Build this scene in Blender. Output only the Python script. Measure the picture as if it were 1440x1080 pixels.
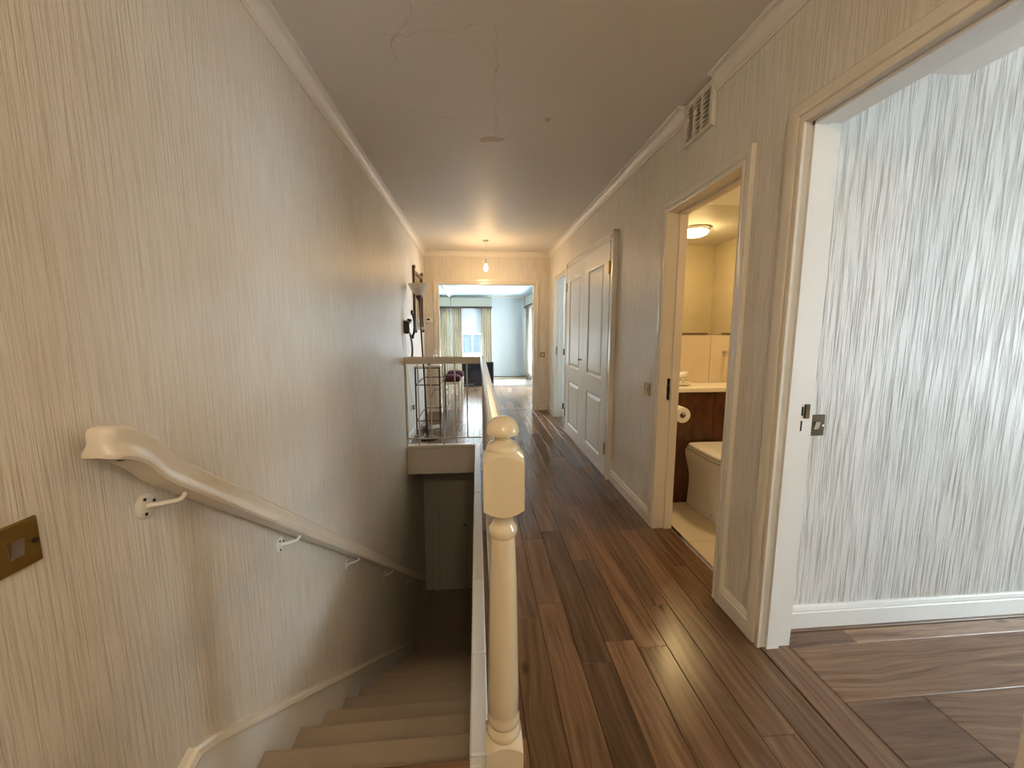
import bpy, math, random
from mathutils import Vector, Matrix
random.seed(7)
for o in list(bpy.data.objects): bpy.data.objects.remove(o)
S = bpy.context.scene
COL = S.collection
PI = math.pi

# ------------------------------------------------------------------ camera, world, exposure
F_PX, PITCH, YAW, EYE = 565.0, 7.642, 4.973, 1.30
cd = bpy.data.cameras.new('camera'); cam = bpy.data.objects.new('camera', cd); COL.objects.link(cam)
cd.sensor_fit = 'HORIZONTAL'; cd.sensor_width = 36.0; cd.lens = 36.0 * F_PX / 1440.0
cd.clip_start = 0.02; cd.clip_end = 300
cam.location = (0, 0, EYE)
cam.rotation_euler = (math.radians(90 - PITCH), 0, math.radians(-YAW))
S.camera = cam

W = bpy.data.worlds.new('sky'); S.world = W; W.use_nodes = True
bgn = W.node_tree.nodes['Background']
bgn.inputs[0].default_value = (0.80, 0.90, 1.0, 1); bgn.inputs[1].default_value = 11.0
S.view_settings.view_transform = 'Standard'; S.view_settings.look = 'None'
S.view_settings.exposure = 0.92; S.view_settings.gamma = 1.0; S.view_settings.use_curve_mapping = False

def portal(loc, size_x, size_y, rot):
    """area light used only as a sampling portal for the daylight entering through a window"""
    l = bpy.data.lights.new('window_portal', 'AREA'); l.shape = 'RECTANGLE'; l.size = size_x; l.size_y = size_y
    l.cycles.is_portal = True
    o = bpy.data.objects.new('window_portal', l); COL.objects.link(o); o.location = loc; o.rotation_euler = rot
portal((4.57, -.30, 1.30), 1.5, 1.6, (PI/2, 0, -PI/2))        # spare room side window, faces -x
portal((-0.12, 10.03, 1.05), 1.0, 1.7, (PI/2, 0, 0))       # sun room end window, faces -y
portal((1.34, 8.80, 1.05), 1.8, 1.7, (PI/2, 0, -PI/2))      # sun room side window, faces -x
portal((3.14, 5.75, 1.5), 0.9, 1.1, (PI/2, 0, -PI/2))       # side room window, faces -x

# ------------------------------------------------------------------ materials
def lin(c):
    return tuple(((v/255.0)/12.92 if v/255.0 <= .04045 else ((v/255.0+.055)/1.055)**2.4) for v in c)
def newmat(name):
    m = bpy.data.materials.new(name); m.use_nodes = True
    nt = m.node_tree; b = nt.nodes['Principled BSDF']
    return m, nt, b
def N(nt, t, **kw):
    n = nt.nodes.new(t)
    for k, v in kw.items():
        if k.startswith('i_'): n.inputs[int(k[2:]) if k[2:].isdigit() else k[2:]].default_value = v
        else: setattr(n, k, v)
    return n
def rgba(c): return (c[0], c[1], c[2], 1)
def plain(name, c, rough=.5, metal=0, spec=.5, bump=0, bscale=200, var=0, coat=0):
    m, nt, b = newmat(name)
    b.inputs['Base Color'].default_value = rgba(c); b.inputs['Roughness'].default_value = rough
    b.inputs['Metallic'].default_value = metal; b.inputs['Specular IOR Level'].default_value = spec
    b.inputs['Coat Weight'].default_value = coat
    tc = N(nt, 'ShaderNodeTexCoord')
    if var:
        n = N(nt, 'ShaderNodeTexNoise'); n.inputs['Scale'].default_value = 6; n.inputs['Detail'].default_value = 5
        nt.links.new(tc.outputs['Object'], n.inputs['Vector'])
        mx = N(nt, 'ShaderNodeMix', data_type='RGBA')
        mx.inputs[6].default_value = rgba([v*(1-var) for v in c]); mx.inputs[7].default_value = rgba([min(1, v*(1+var)) for v in c])
        nt.links.new(n.outputs['Fac'], mx.inputs[0]); nt.links.new(mx.outputs[2], b.inputs['Base Color'])
    if bump:
        n = N(nt, 'ShaderNodeTexNoise'); n.inputs['Scale'].default_value = bscale; n.inputs['Detail'].default_value = 3
        nt.links.new(tc.outputs['Object'], n.inputs['Vector'])
        bp = N(nt, 'ShaderNodeBump'); bp.inputs['Strength'].default_value = bump; bp.inputs['Distance'].default_value = .002
        nt.links.new(n.outputs['Fac'], bp.inputs['Height']); nt.links.new(bp.outputs[0], b.inputs['Normal'])
    return m
def ramp(nt, pts, interp='LINEAR'):
    r = N(nt, 'ShaderNodeValToRGB'); cr = r.color_ramp; cr.interpolation = interp
    while len(cr.elements) < len(pts): cr.elements.new(.5)
    for e, (p, c) in zip(cr.elements, pts): e.position = p; e.color = rgba(c) if len(c) == 3 else c
    return r

def wallpaper(name, c_lo, c_hi, sx=75, sz=3.2, dist=.004, strength=.8):
    """grass-cloth paper: short vertical striations, colour and relief"""
    m, nt, b = newmat(name)
    tc = N(nt, 'ShaderNodeTexCoord')
    mp = N(nt, 'ShaderNodeMapping'); mp.inputs['Scale'].default_value = (sx, sx, sz)
    nt.links.new(tc.outputs['Object'], mp.inputs[0])
    n1 = N(nt, 'ShaderNodeTexNoise'); n1.inputs['Scale'].default_value = 1; n1.inputs['Detail'].default_value = 2.5; n1.inputs['Distortion'].default_value = 0
    nt.links.new(mp.outputs[0], n1.inputs['Vector'])
    mp2 = N(nt, 'ShaderNodeMapping'); mp2.inputs['Scale'].default_value = (sx*2.6, sx*2.6, sz*1.6)
    nt.links.new(tc.outputs['Object'], mp2.inputs[0])
    n2 = N(nt, 'ShaderNodeTexNoise'); n2.inputs['Scale'].default_value = 1; n2.inputs['Detail'].default_value = 2
    nt.links.new(mp2.outputs[0], n2.inputs['Vector'])
    mix = N(nt, 'ShaderNodeMath', operation='MULTIPLY_ADD'); mix.inputs[1].default_value = .35
    nt.links.new(n2.outputs['Fac'], mix.inputs[0]); nt.links.new(n1.outputs['Fac'], mix.inputs[2])
    r = ramp(nt, [(.42, c_lo), (.60, [(a+b_)/2 for a, b_ in zip(c_lo, c_hi)]), (.78, c_hi)])
    nt.links.new(mix.outputs[0], r.inputs[0])
    # slow yellowing of the paper, with a shape of its own
    n3 = N(nt, 'ShaderNodeTexNoise'); n3.inputs['Scale'].default_value = 1.3; n3.inputs['Detail'].default_value = 2
    nt.links.new(tc.outputs['Object'], n3.inputs['Vector'])
    mm = N(nt, 'ShaderNodeMix', data_type='RGBA', blend_type='MULTIPLY')
    r3 = ramp(nt, [(.35, (.93, .90, .85)), (.65, (1, 1, 1))])
    nt.links.new(n3.outputs['Fac'], r3.inputs[0]); mm.inputs[0].default_value = 1
    nt.links.new(r.outputs[0], mm.inputs[6]); nt.links.new(r3.outputs[0], mm.inputs[7])
    nt.links.new(mm.outputs[2], b.inputs['Base Color'])
    b.inputs['Roughness'].default_value = .42; b.inputs['Specular IOR Level'].default_value = .4
    r4 = ramp(nt, [(.40, (0, 0, 0)), (.75, (1, 1, 1))])
    nt.links.new(mix.outputs[0], r4.inputs[0])
    bp = N(nt, 'ShaderNodeBump'); bp.inputs['Strength'].default_value = strength; bp.inputs['Distance'].default_value = dist
    nt.links.new(r4.outputs[0], bp.inputs['Height']); nt.links.new(bp.outputs[0], b.inputs['Normal'])
    return m

def wood(name, lo, mid, hi, rough=.24, grain=1.0, knots=True):
    """plank: grain runs along the local y axis; every plank has its own tone"""
    m, nt, b = newmat(name)
    tc = N(nt, 'ShaderNodeTexCoord'); oi = N(nt, 'ShaderNodeObjectInfo')
    off = N(nt, 'ShaderNodeVectorMath', operation='SCALE'); off.inputs[0].default_value = (37, 91, 53)
    nt.links.new(oi.outputs['Random'], off.inputs['Scale'])
    ad = N(nt, 'ShaderNodeVectorMath', operation='ADD')
    nt.links.new(tc.outputs['Object'], ad.inputs[0]); nt.links.new(off.outputs[0], ad.inputs[1])
    # warp
    wn = N(nt, 'ShaderNodeTexNoise'); wn.inputs['Scale'].default_value = 1.0; wn.inputs['Detail'].default_value = 2
    mw = N(nt, 'ShaderNodeMapping'); mw.inputs['Scale'].default_value = (5, 1.6, 3)
    nt.links.new(ad.outputs[0], mw.inputs[0]); nt.links.new(mw.outputs[0], wn.inputs['Vector'])
    mp = N(nt, 'ShaderNodeMapping'); mp.inputs['Scale'].default_value = (42*grain, 1.7*grain, 8)
    nt.links.new(ad.outputs[0], mp.inputs[0])
    sc = N(nt, 'ShaderNodeVectorMath', operation='MULTIPLY_ADD'); sc.inputs[1].default_value = (4.0, .5, 0)
    nt.links.new(wn.outputs['Color'], sc.inputs[0]); nt.links.new(mp.outputs[0], sc.inputs[2])
    g = N(nt, 'ShaderNodeTexNoise'); g.inputs['Scale'].default_value = 1; g.inputs['Detail'].default_value = 6; g.inputs['Roughness'].default_value = .65
    nt.links.new(sc.outputs[0], g.inputs['Vector'])
    r = ramp(nt, [(.30, lo), (.50, mid), (.72, hi)])
    nt.links.new(g.outputs['Fac'], r.inputs[0])
    tone = ramp(nt, [(0, (.60, .58, .58)), (.35, (.86, .84, .82)), (.7, (1.02, 1.0, .98)), (1, (1.3, 1.28, 1.24))])
    nt.links.new(oi.outputs['Random'], tone.inputs[0])
    mm = N(nt, 'ShaderNodeMix', data_type='RGBA', blend_type='MULTIPLY'); mm.inputs[0].default_value = 1
    nt.links.new(r.outputs[0], mm.inputs[6]); nt.links.new(tone.outputs[0], mm.inputs[7])
    out = mm.outputs[2]
    if knots:
        mk = N(nt, 'ShaderNodeMapping'); mk.inputs['Scale'].default_value = (7.0, 2.6, 2)
        nt.links.new(ad.outputs[0], mk.inputs[0])
        v = N(nt, 'ShaderNodeTexVoronoi'); v.inputs['Scale'].default_value = 1
        nt.links.new(mk.outputs[0], v.inputs['Vector'])
        rk = ramp(nt, [(.02, (.38, .32, .28)), (.11, (1, 1, 1))])
        nt.links.new(v.outputs['Distance'], rk.inputs[0])
        m2 = N(nt, 'ShaderNodeMix', data_type='RGBA', blend_type='MULTIPLY'); m2.inputs[0].default_value = 1
        nt.links.new(out, m2.inputs[6]); nt.links.new(rk.outputs[0], m2.inputs[7]); out = m2.outputs[2]
    nt.links.new(out, b.inputs['Base Color'])
    b.inputs['Roughness'].default_value = rough; b.inputs['Specular IOR Level'].default_value = .5
    return m

def glass_pane(name):
    m = bpy.data.materials.new(name); m.use_nodes = True; nt = m.node_tree; nt.nodes.clear()
    o = N(nt, 'ShaderNodeOutputMaterial'); t = N(nt, 'ShaderNodeBsdfTransparent'); g = N(nt, 'ShaderNodeBsdfGlossy'); g.inputs['Roughness'].default_value = .02
    t.inputs[0].default_value = (.96, .98, .97, 1)
    mx = N(nt, 'ShaderNodeMixShader'); mx.inputs[0].default_value = .07
    nt.links.new(t.outputs[0], mx.inputs[1]); nt.links.new(g.outputs[0], mx.inputs[2]); nt.links.new(mx.outputs[0], o.inputs[0])
    return m
def emit(name, c, s):
    m, nt, b = newmat(name)
    b.inputs['Base Color'].default_value = rgba((.8, .8, .8)); b.inputs['Emission Color'].default_value = rgba(c); b.inputs['Emission Strength'].default_value = s
    return m
def fabric(name, c, trans=0.0, stripes=None):
    m, nt, b = newmat(name)
    b.inputs['Base Color'].default_value = rgba(c); b.inputs['Roughness'].default_value = .9
    if stripes:
        tc = N(nt, 'ShaderNodeTexCoord'); sp = N(nt, 'ShaderNodeSeparateXYZ')
        nt.links.new(tc.outputs['UV'], sp.inputs[0])
        w = N(nt, 'ShaderNodeMath', operation='FRACT'); mu = N(nt, 'ShaderNodeMath', operation='MULTIPLY'); mu.inputs[1].default_value = 5
        nt.links.new(sp.outputs[0], mu.inputs[0]); nt.links.new(mu.outputs[0], w.inputs[0])
        r = ramp(nt, [(0, c), (.55, stripes), (.8, c)], 'CONSTANT'); nt.links.new(w.outputs[0], r.inputs[0])
        nt.links.new(r.outputs[0], b.inputs['Base Color'])
    if trans:
        o = nt.nodes['Material Output']; tr = N(nt, 'ShaderNodeBsdfTranslucent'); tr.inputs[0].default_value = rgba(c)
        mx = N(nt, 'ShaderNodeMixShader'); mx.inputs[0].default_value = trans
        nt.links.new(b.outputs[0], mx.inputs[1]); nt.links.new(tr.outputs[0], mx.inputs[2]); nt.links.new(mx.outputs[0], o.inputs[0])
    return m

def ceiling_mat(name):
    """painted plaster with hairline cracks and a flaked patch"""
    m, nt, b = newmat(name); L = nt.links
    base = (.76, .72, .66)
    tc = N(nt, 'ShaderNodeTexCoord'); P = tc.outputs['Object']
    wn = N(nt, 'ShaderNodeTexNoise'); wn.inputs['Scale'].default_value = 7; wn.inputs['Detail'].default_value = 5; L.new(P, wn.inputs['Vector'])
    ws = N(nt, 'ShaderNodeVectorMath', operation='MULTIPLY_ADD'); ws.inputs[1].default_value = (.16, .16, 0); L.new(wn.outputs['Color'], ws.inputs[0])
    sub = N(nt, 'ShaderNodeVectorMath', operation='SUBTRACT'); sub.inputs[1].default_value = (.08, .08, 0); L.new(P, sub.inputs[0]); L.new(sub.outputs[0], ws.inputs[2])
    sep = N(nt, 'ShaderNodeSeparateXYZ'); L.new(ws.outputs[0], sep.inputs[0])
    def M(op, a, b_=None, c=None):
        n = N(nt, 'ShaderNodeMath', operation=op)
        for i, v in enumerate((a, b_, c)):
            if v is None: continue
            if isinstance(v, (int, float)): n.inputs[i].default_value = v
            else: L.new(v, n.inputs[i])
        return n.outputs[0]
    def crack(x0, y0, x1, y1, w):
        # distance to a segment in the warped plane
        dx, dy = x1-x0, y1-y0; l2 = dx*dx+dy*dy
        px = M('SUBTRACT', sep.outputs[0], x0); py = M('SUBTRACT', sep.outputs[1], y0)
        t = M('MULTIPLY_ADD', px, dx/l2, M('MULTIPLY', py, dy/l2)); tn = N(nt, 'ShaderNodeClamp'); L.new(t, tn.inputs[0]); t = tn.outputs[0]
        ex = M('SUBTRACT', px, M('MULTIPLY', t, dx)); ey = M('SUBTRACT', py, M('MULTIPLY', t, dy))
        d = M('SQRT', M('MULTIPLY_ADD', ex, ex, M('MULTIPLY', ey, ey)))
        return M('LESS_THAN', d, w)
    segs = [(-.40, 2.40, -.13, 2.52, .0028), (-.13, 2.52, .08, 2.42, .0025), (.09, 1.75, .13, 2.72, .0022), (-.36, 1.86, .02, 1.80, .0022), (-.25, 1.70, -.38, 2.0, .002),
            (.05, 2.60, .16, 2.66, .002), (-.10, 4.80, .15, 4.84, .006), (.15, 4.84, .30, 4.92, .004), (.1, 4.62, .13, 4.9, .004)]
    f = None
    for s in segs:
        c = crack(*s); f = c if f is None else M('MAXIMUM', f, c)
    patch = M('MAXIMUM', crack(.08, 2.73, .15, 2.735, .042), crack(.42, 2.44, .43, 2.47, .014))
    m1 = N(nt, 'ShaderNodeMix', data_type='RGBA'); m1.inputs[6].default_value = rgba(base); m1.inputs[7].default_value = rgba((.42, .36, .29)); 
    L.new(M('MULTIPLY', f, .45), m1.inputs[0])
    m2 = N(nt, 'ShaderNodeMix', data_type='RGBA'); m2.inputs[7].default_value = rgba((.55, .40, .27)); L.new(m1.outputs[2], m2.inputs[6]); L.new(M('MULTIPLY', patch, .8), m2.inputs[0])
    L.new(m2.outputs[2], b.inputs['Base Color']); b.inputs['Roughness'].default_value = .55; b.inputs['Specular IOR Level'].default_value = .35
    n = N(nt, 'ShaderNodeTexNoise'); n.inputs['Scale'].default_value = 5; n.inputs['Detail'].default_value = 6; L.new(P, n.inputs['Vector'])
    h = M('SUBTRACT', M('MULTIPLY', n.outputs['Fac'], .6), M('MAXIMUM', f, patch))
    bp = N(nt, 'ShaderNodeBump'); bp.inputs['Strength'].default_value = .2; bp.inputs['Distance'].default_value = .002
    L.new(h, bp.inputs['Height']); L.new(bp.outputs[0], b.inputs['Normal'])
    return m

MT = {}
MT['paper'] = wallpaper('cream_grasscloth_paper', (.655, .605, .53), (.80, .755, .685), sx=110, sz=4.5, dist=.0016)
MT['paper_spare'] = wallpaper('white_grasscloth_paper', (.47, .455, .44), (.76, .755, .745), sx=80, sz=4.2, dist=.004, strength=1.0)
MT['ceil'] = ceiling_mat('cracked_ceiling_paint')
MT['cornice'] = plain('cornice_paint', (.80, .75, .68), .45, bump=.1, bscale=60)
MT['gloss'] = plain('cream_gloss_paint', (.78, .71, .60), .22, var=.04, bump=.06, bscale=40)
MT['gloss_w'] = plain('white_gloss_paint', (.80, .78, .74), .25, var=.03, bump=.05, bscale=40)
MT['newel'] = plain('ivory_gloss_paint', (.76, .65, .45), .12, coat=1.0)
MT['rod'] = plain('baluster_cream_paint', (.62, .55, .44), .3)
MT['door_w'] = plain('painted_door_white', (.78, .78, .76), .38, bump=.25, bscale=90)
MT['walnut'] = wood('walnut_plank', (.080, .040, .020), (.165, .090, .046), (.260, .150, .080))
MT['walnut_room'] = wood('walnut_plank_spare', (.10, .053, .029), (.22, .125, .073), (.32, .20, .12))
MT['walnut_far'] = wood('walnut_plank_sunroom', (.15, .085, .052), (.22, .13, .08), (.29, .18, .115), knots=False)
MT['walnut_dark'] = plain('subfloor', (.03, .018, .01), .7)
MT['veneer'] = wood('dark_veneer', (.035, .010, .004), (.085, .028, .010), (.14, .052, .02), rough=.3, grain=.6, knots=False)
MT['carpet'] = plain('stair_carpet', (.40, .315, .225), .95, spec=.1, bump=1.0, bscale=420, var=.12)
MT['brass'] = plain('aged_brass', (.42, .29, .10), .28, metal=1, var=.25)
MT['brass_dk'] = plain('dark_bronze', (.10, .075, .04), .35, metal=.8)
MT['chrome'] = plain('chrome', (.75, .75, .73), .15, metal=1)
MT['black'] = plain('black_plastic', (.012, .012, .014), .3)
MT['dark'] = plain('dark_slot', (.02, .016, .012), .7)
MT['mirror'] = plain('silvered_glass', (.86, .90, .88), .015, metal=1)
MT['ceramic'] = plain('white_ceramic', (.82, .80, .75), .12, coat=.3)
MT['tile'] = plain('limestone_wall_tile', (.62, .53, .38), .4, var=.10)
MT['tile_f'] = plain('limestone_floor_tile', (.66, .58, .44), .35, var=.08)
MT['grout'] = plain('grout', (.45, .38, .28), .8)
MT['stone'] = plain('cream_counter', (.83, .78, .66), .3)
MT['white'] = plain('white_plastic', (.82, .81, .77), .35)
MT['paperroll'] = plain('tissue_paper', (.85, .83, .78), .9)
MT['blue_w'] = plain('pale_room_paint', (.74, .78, .78), .6, bump=.1, bscale=30)
MT['sun_wall'] = plain('sunroom_paint', (.60, .645, .66), .6)
MT['sun_ceil'] = plain('sunroom_ceiling_paint', (.66, .77, .84), .6)
MT['curtain'] = fabric('striped_curtain', lin((218, 210, 196)), .3, lin((208, 188, 142)))
MT['pelmet'] = fabric('pelmet_cloth', lin((172, 172, 156)), .1)
MT['braid'] = fabric('brown_braid', lin((66, 46, 42)))
MT['blind'] = fabric('roller_blind', (.70, .74, .78), .10)
MT['burgundy'] = fabric('burgundy_velvet', (.055, .005, .014))
MT['bronze'] = plain('bronze_metal', (.07, .045, .025), .4, metal=.6)
MT['shade'] = fabric('frosted_shade', (.90, .88, .82), .35)
MT['gilt'] = plain('old_gilt', (.11, .065, .025), .4, metal=.4, var=.3)
MT['glass'] = glass_pane('window_glass')
MT['bulb'] = emit('lit_bulb', (1.0, .64, .30), 200)
MT['bulb2'] = emit('lit_landing_bulb', (1.0, .83, .60), 430)
MT['bathlamp'] = emit('lit_diffuser', (1.0, .70, .36), 50)
MT['mirror_b'] = plain('bathroom_mirror_glass', (.76, .77, .66), .01, metal=1)
MT['render'] = plain('slate_render', (.05, .07, .085), .9)
MT['winglass'] = plain('distant_window', (.02, .035, .05), .3)
MT['hedge'] = plain('hedge_leaf', (.10, .16, .10), .9, var=.4)

# ------------------------------------------------------------------ mesh helpers
class MB:
    def __init__(s): s.v = []; s.f = []; s.sm = []; s.uv = {}
    def add(s, vs, fs, smooth=False):
        n = len(s.v); s.v += [tuple(v) for v in vs]
        for f in fs: s.f.append(tuple(i+n for i in f)); s.sm.append(smooth)
        return s
    def box(s, x0, x1, y0, y1, z0, z1):
        x0, x1 = min(x0, x1), max(x0, x1); y0, y1 = min(y0, y1), max(y0, y1); z0, z1 = min(z0, z1), max(z0, z1)
        return s.add([(x0,y0,z0),(x1,y0,z0),(x1,y1,z0),(x0,y1,z0),(x0,y0,z1),(x1,y0,z1),(x1,y1,z1),(x0,y1,z1)],
              [(0,3,2,1),(4,5,6,7),(0,1,5,4),(1,2,6,5),(2,3,7,6),(3,0,4,7)])
    def bbox(s, x0, x1, y0, y1, z0, z1, b=.003):
        """box with chamfered edges"""
        vs = []; 
        for (X, sx) in ((x0, 1), (x1, -1)):
            for (Y, sy) in ((y0, 1), (y1, -1)):
                for (Z, sz) in ((z0, 1), (z1, -1)):
                    vs += [(X+0, Y+sy*b, Z+sz*b), (X+sx*b, Y, Z+sz*b), (X+sx*b, Y+sy*b, Z)]
        def i(a, c, d, k): return (a*4+c*2+d)*3+k
        fs = []
        for a in (0, 1): fs.append([i(a,0,0,0), i(a,1,0,0), i(a,1,1,0), i(a,0,1,0)] if a else [i(a,0,0,0), i(a,0,1,0), i(a,1,1,0), i(a,1,0,0)])
        for c in (0, 1): fs.append([i(0,c,0,1), i(0,c,1,1), i(1,c,1,1), i(1,c,0,1)] if c else [i(0,c,0,1), i(1,c,0,1), i(1,c,1,1), i(0,c,1,1)])
        for d in (0, 1): fs.append([i(0,0,d,2), i(1,0,d,2), i(1,1,d,2), i(0,1,d,2)] if d else [i(0,0,d,2), i(0,1,d,2), i(1,1,d,2), i(1,0,d,2)])
        for a in (0, 1):
            for c in (0, 1): fs.append([i(a,c,0,0), i(a,c,0,1), i(a,c,1,1), i(a,c,1,0)])
            for d in (0, 1): fs.append([i(a,0,d,0), i(a,0,d,2), i(a,1,d,2), i(a,1,d,0)])
        for c in (0, 1):
            for d in (0, 1): fs.append([i(0,c,d,1), i(0,c,d,2), i(1,c,d,2), i(1,c,d,1)])
        for a in (0, 1):
            for c in (0, 1):
                for d in (0, 1): fs.append([i(a,c,d,0), i(a,c,d,1), i(a,c,d,2)])
        return s.add(vs, fs)
    def lathe(s, prof, c=(0,0,0), n=28, axis='z', smooth=True):
        vs = []; fs = []
        for (r, h) in prof:
            for k in range(n):
                a = 2*PI*k/n; u, w = r*math.cos(a), r*math.sin(a)
                p = {'z': (u, w, h), 'y': (u, h, w), 'x': (h, u, w)}[axis]
                vs.append((p[0]+c[0], p[1]+c[1], p[2]+c[2]))
        m = len(prof)
        for j in range(m-1):
            for k in range(n):
                k2 = (k+1) % n; fs.append((j*n+k, j*n+k2, (j+1)*n+k2, (j+1)*n+k))
        if prof[0][0] > 1e-5: fs.append(tuple(range(n-1, -1, -1)))
        if prof[-1][0] > 1e-5: fs.append(tuple((m-1)*n+k for k in range(n)))
        return s.add(vs, fs, smooth)
    def tube(s, pts, r, n=8, closed=False):
        pts = [Vector(p) for p in pts]; m = len(pts); vs = []; fs = []
        up = None
        for i, p in enumerate(pts):
            t = (pts[min(i+1, m-1)] - pts[max(i-1, 0)]).normalized()
            if up is None: up = Vector((0,0,1)) if abs(t.z) < .9 else Vector((1,0,0))
            a = t.cross(up).normalized(); up2 = a.cross(t).normalized(); up = up2
            rr = r[i] if isinstance(r, (list, tuple)) else r
            for k in range(n):
                th = 2*PI*k/n; vs.append(p + a*math.cos(th)*rr + up2*math.sin(th)*rr)
        for i in range(m-1):
            for k in range(n):
                k2 = (k+1) % n; fs.append((i*n+k, i*n+k2, (i+1)*n+k2, (i+1)*n+k))
        fs.append(tuple(range(n-1, -1, -1))); fs.append(tuple((m-1)*n+k for k in range(n)))
        return s.add(vs, fs, True)
    def prism(s, poly, axis, a0, a1, smooth=False):
        """poly: 2-D outline; axis x -> (y,z), y -> (x,z), z -> (x,y)"""
        n = len(poly)
        def P(p, a): return {'x': (a, p[0], p[1]), 'y': (p[0], a, p[1]), 'z': (p[0], p[1], a)}[axis]
        vs = [P(p, a0) for p in poly] + [P(p, a1) for p in poly]
        fs = [tuple(range(n-1, -1, -1)), tuple(range(n, 2*n))] + [(i, (i+1) % n, n+(i+1) % n, n+i) for i in range(n)]
        return s.add(vs, fs, smooth)
    def loft(s, rings, smooth=True, caps=True):
        n = len(rings[0]); vs = [p for r in rings for p in r]; fs = []
        for j in range(len(rings)-1):
            for k in range(n):
                k2 = (k+1) % n; fs.append((j*n+k, j*n+k2, (j+1)*n+k2, (j+1)*n+k))
        if caps: fs.append(tuple(range(n-1, -1, -1))); fs.append(tuple((len(rings)-1)*n+k for k in range(n)))
        return s.add(vs, fs, smooth)
    def mesh(s, name, mat):
        me = bpy.data.meshes.new(name); me.from_pydata(s.v, [], s.f); 
        me.polygons.foreach_set('use_smooth', s.sm); me.materials.append(mat); me.update()
        import bmesh
        bm = bmesh.new(); bm.from_mesh(me); bmesh.ops.recalc_face_normals(bm, faces=bm.faces); bm.to_mesh(me); bm.free()
        if any(s.sm): me.set_sharp_from_angle(angle=math.radians(40))
        return me
    def build(s, name, mat, parent=None, loc=(0,0,0), rot=(0,0,0)):
        o = bpy.data.objects.new(name, s.mesh(name, MT[mat] if isinstance(mat, str) else mat)); COL.objects.link(o)
        o.location = loc; o.rotation_euler = rot
        if parent is not None: o.parent = parent
        return o
def B(*a): return MB().box(*a)
def tag(o, label=None, cat=None, group=None, kind=None):
    if label: o['label'] = label
    if cat: o['category'] = cat
    if group: o['group'] = group
    if kind: o['kind'] = kind
    return o
def empty(name, loc=(0,0,0), rot=(0,0,0)):
    o = bpy.data.objects.new(name, None); COL.objects.link(o); o.location = loc; o.rotation_euler = rot; o.empty_display_size = .1
    return o
def thing(name, label, cat, loc=(0,0,0), rot=(0,0,0), group=None): return tag(empty(name, loc, rot), label, cat, group)
def struct(o, label=None, cat=None): return tag(o, label, cat, None, 'structure')
def bevel(o, w=.003, seg=2):
    m = o.modifiers.new('bevel', 'BEVEL'); m.width = w; m.segments = seg; m.limit_method = 'ANGLE'; m.angle_limit = math.radians(50); return o
def copy_tree(o, parent=None):
    c = o.copy(); COL.objects.link(c); c.parent = parent
    for ch in list(o.children): copy_tree(ch, c)
    return c

# ------------------------------------------------------------------ key dimensions (metres)
XL, XR, XR2 = -0.80, 1.153, 1.265        # hall walls; spare-room face of right wall
YF, YF2 = 6.435, 6.535                   # end wall faces
ZC = 2.50
YB = -1.70
Y0, Y1 = 1.07, 4.50                      # stairwell opening
RISE, GOING, NST = .20, .268, 13
ZLOW = -RISE*NST

# ------------------------------------------------------------------ structure: hall
struct(B(XL-.12, XL, YB-.1, YF2, ZLOW-.1, ZC+.1).build('wall_left', 'paper'), 'cream striated wallpaper wall running down beside the stairs', 'wall')
# right wall with four openings
OP = [(.646, 1.41, 2.02), (1.73, 2.42, 2.00), (3.33, 5.00, 2.06), (5.10, 5.88, 2.02)]
m = MB(); y = YB-.1
for (a, b_, h) in OP:
    m.box(XR, XR2, y, a, -.3, ZC+.1); m.box(XR, XR2, a, b_, h, ZC+.1); y = b_
m.box(XR, XR2, y, YF2, -.3, ZC+.1)
struct(m.build('wall_right', 'paper'), 'cream striated wallpaper wall with four doorways', 'wall')
m = MB().box(XL, -.60, YF, YF2, -.3, ZC+.1); m.box(-.60, .92, YF, YF2, 2.02, ZC+.1); m.box(.92, XR, YF, YF2, -.3, ZC+.1)
struct(m.build('wall_far', 'paper'), 'end wall of the hall with a wide open doorway', 'wall')
struct(B(XL, XR, YB-.1, YB, -.3, ZC+.1).build('wall_back', 'paper'), 'wall behind the landing at the stair head', 'wall')
struct(B(XL-.12, XR2, YB-.1, YF2, ZC, ZC+.1).build('ceiling', 'ceil'), 'painted hall ceiling with hairline cracks and a flaked patch', 'ceiling')

# floor base + planks
fl = MB(); fl.box(0.0, XR2, YB, YF2, -.30, -.016); fl.box(XL, 0.0, YB, Y0-.02, -.30, -.016); fl.box(XL, 0.0, Y1+.02, YF2, -.30, -.016)
floor = struct(fl.build('floor', 'walnut_dark'), 'dark walnut plank floor of the hall and landing', 'floor')
_pm = {}
def plank_mesh(w, l, mat):
    k = (round(w, 3), round(l, 3), mat)
    if k not in _pm:
        c = .0022; g = .0006
        a, b_, h = w/2-g, l/2-g, -.015
        vs = [(-a,-b_,h),(a,-b_,h),(a,b_,h),(-a,b_,h),(-a,-b_,-c),(a,-b_,-c),(a,b_,-c),(-a,b_,-c),(-a+c,-b_+c,0),(a-c,-b_+c,0),(a-c,b_-c,0),(-a+c,b_-c,0)]
        fs = [(0,3,2,1),(0,1,5,4),(1,2,6,5),(2,3,7,6),(3,0,4,7),(4,5,9,8),(5,6,10,9),(6,7,11,10),(7,4,8,11),(8,9,10,11)]
        _pm[k] = MB().add(vs, fs).mesh('plank', MT[mat])
    return _pm[k]
def plank(parent, x0, x1, y0, y1, mat='walnut', along='y', z=0.0):
    w, l = (x1-x0, y1-y0) if along == 'y' else (y1-y0, x1-x0)
    if w < .012 or l < .012: return
    o = bpy.data.objects.new('plank', plank_mesh(w, l, mat)); COL.objects.link(o)
    o.location = ((x0+x1)/2, (y0+y1)/2, z)
    if along == 'x': o.rotation_euler = (0, 0, PI/2)
    o.parent = parent
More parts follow.
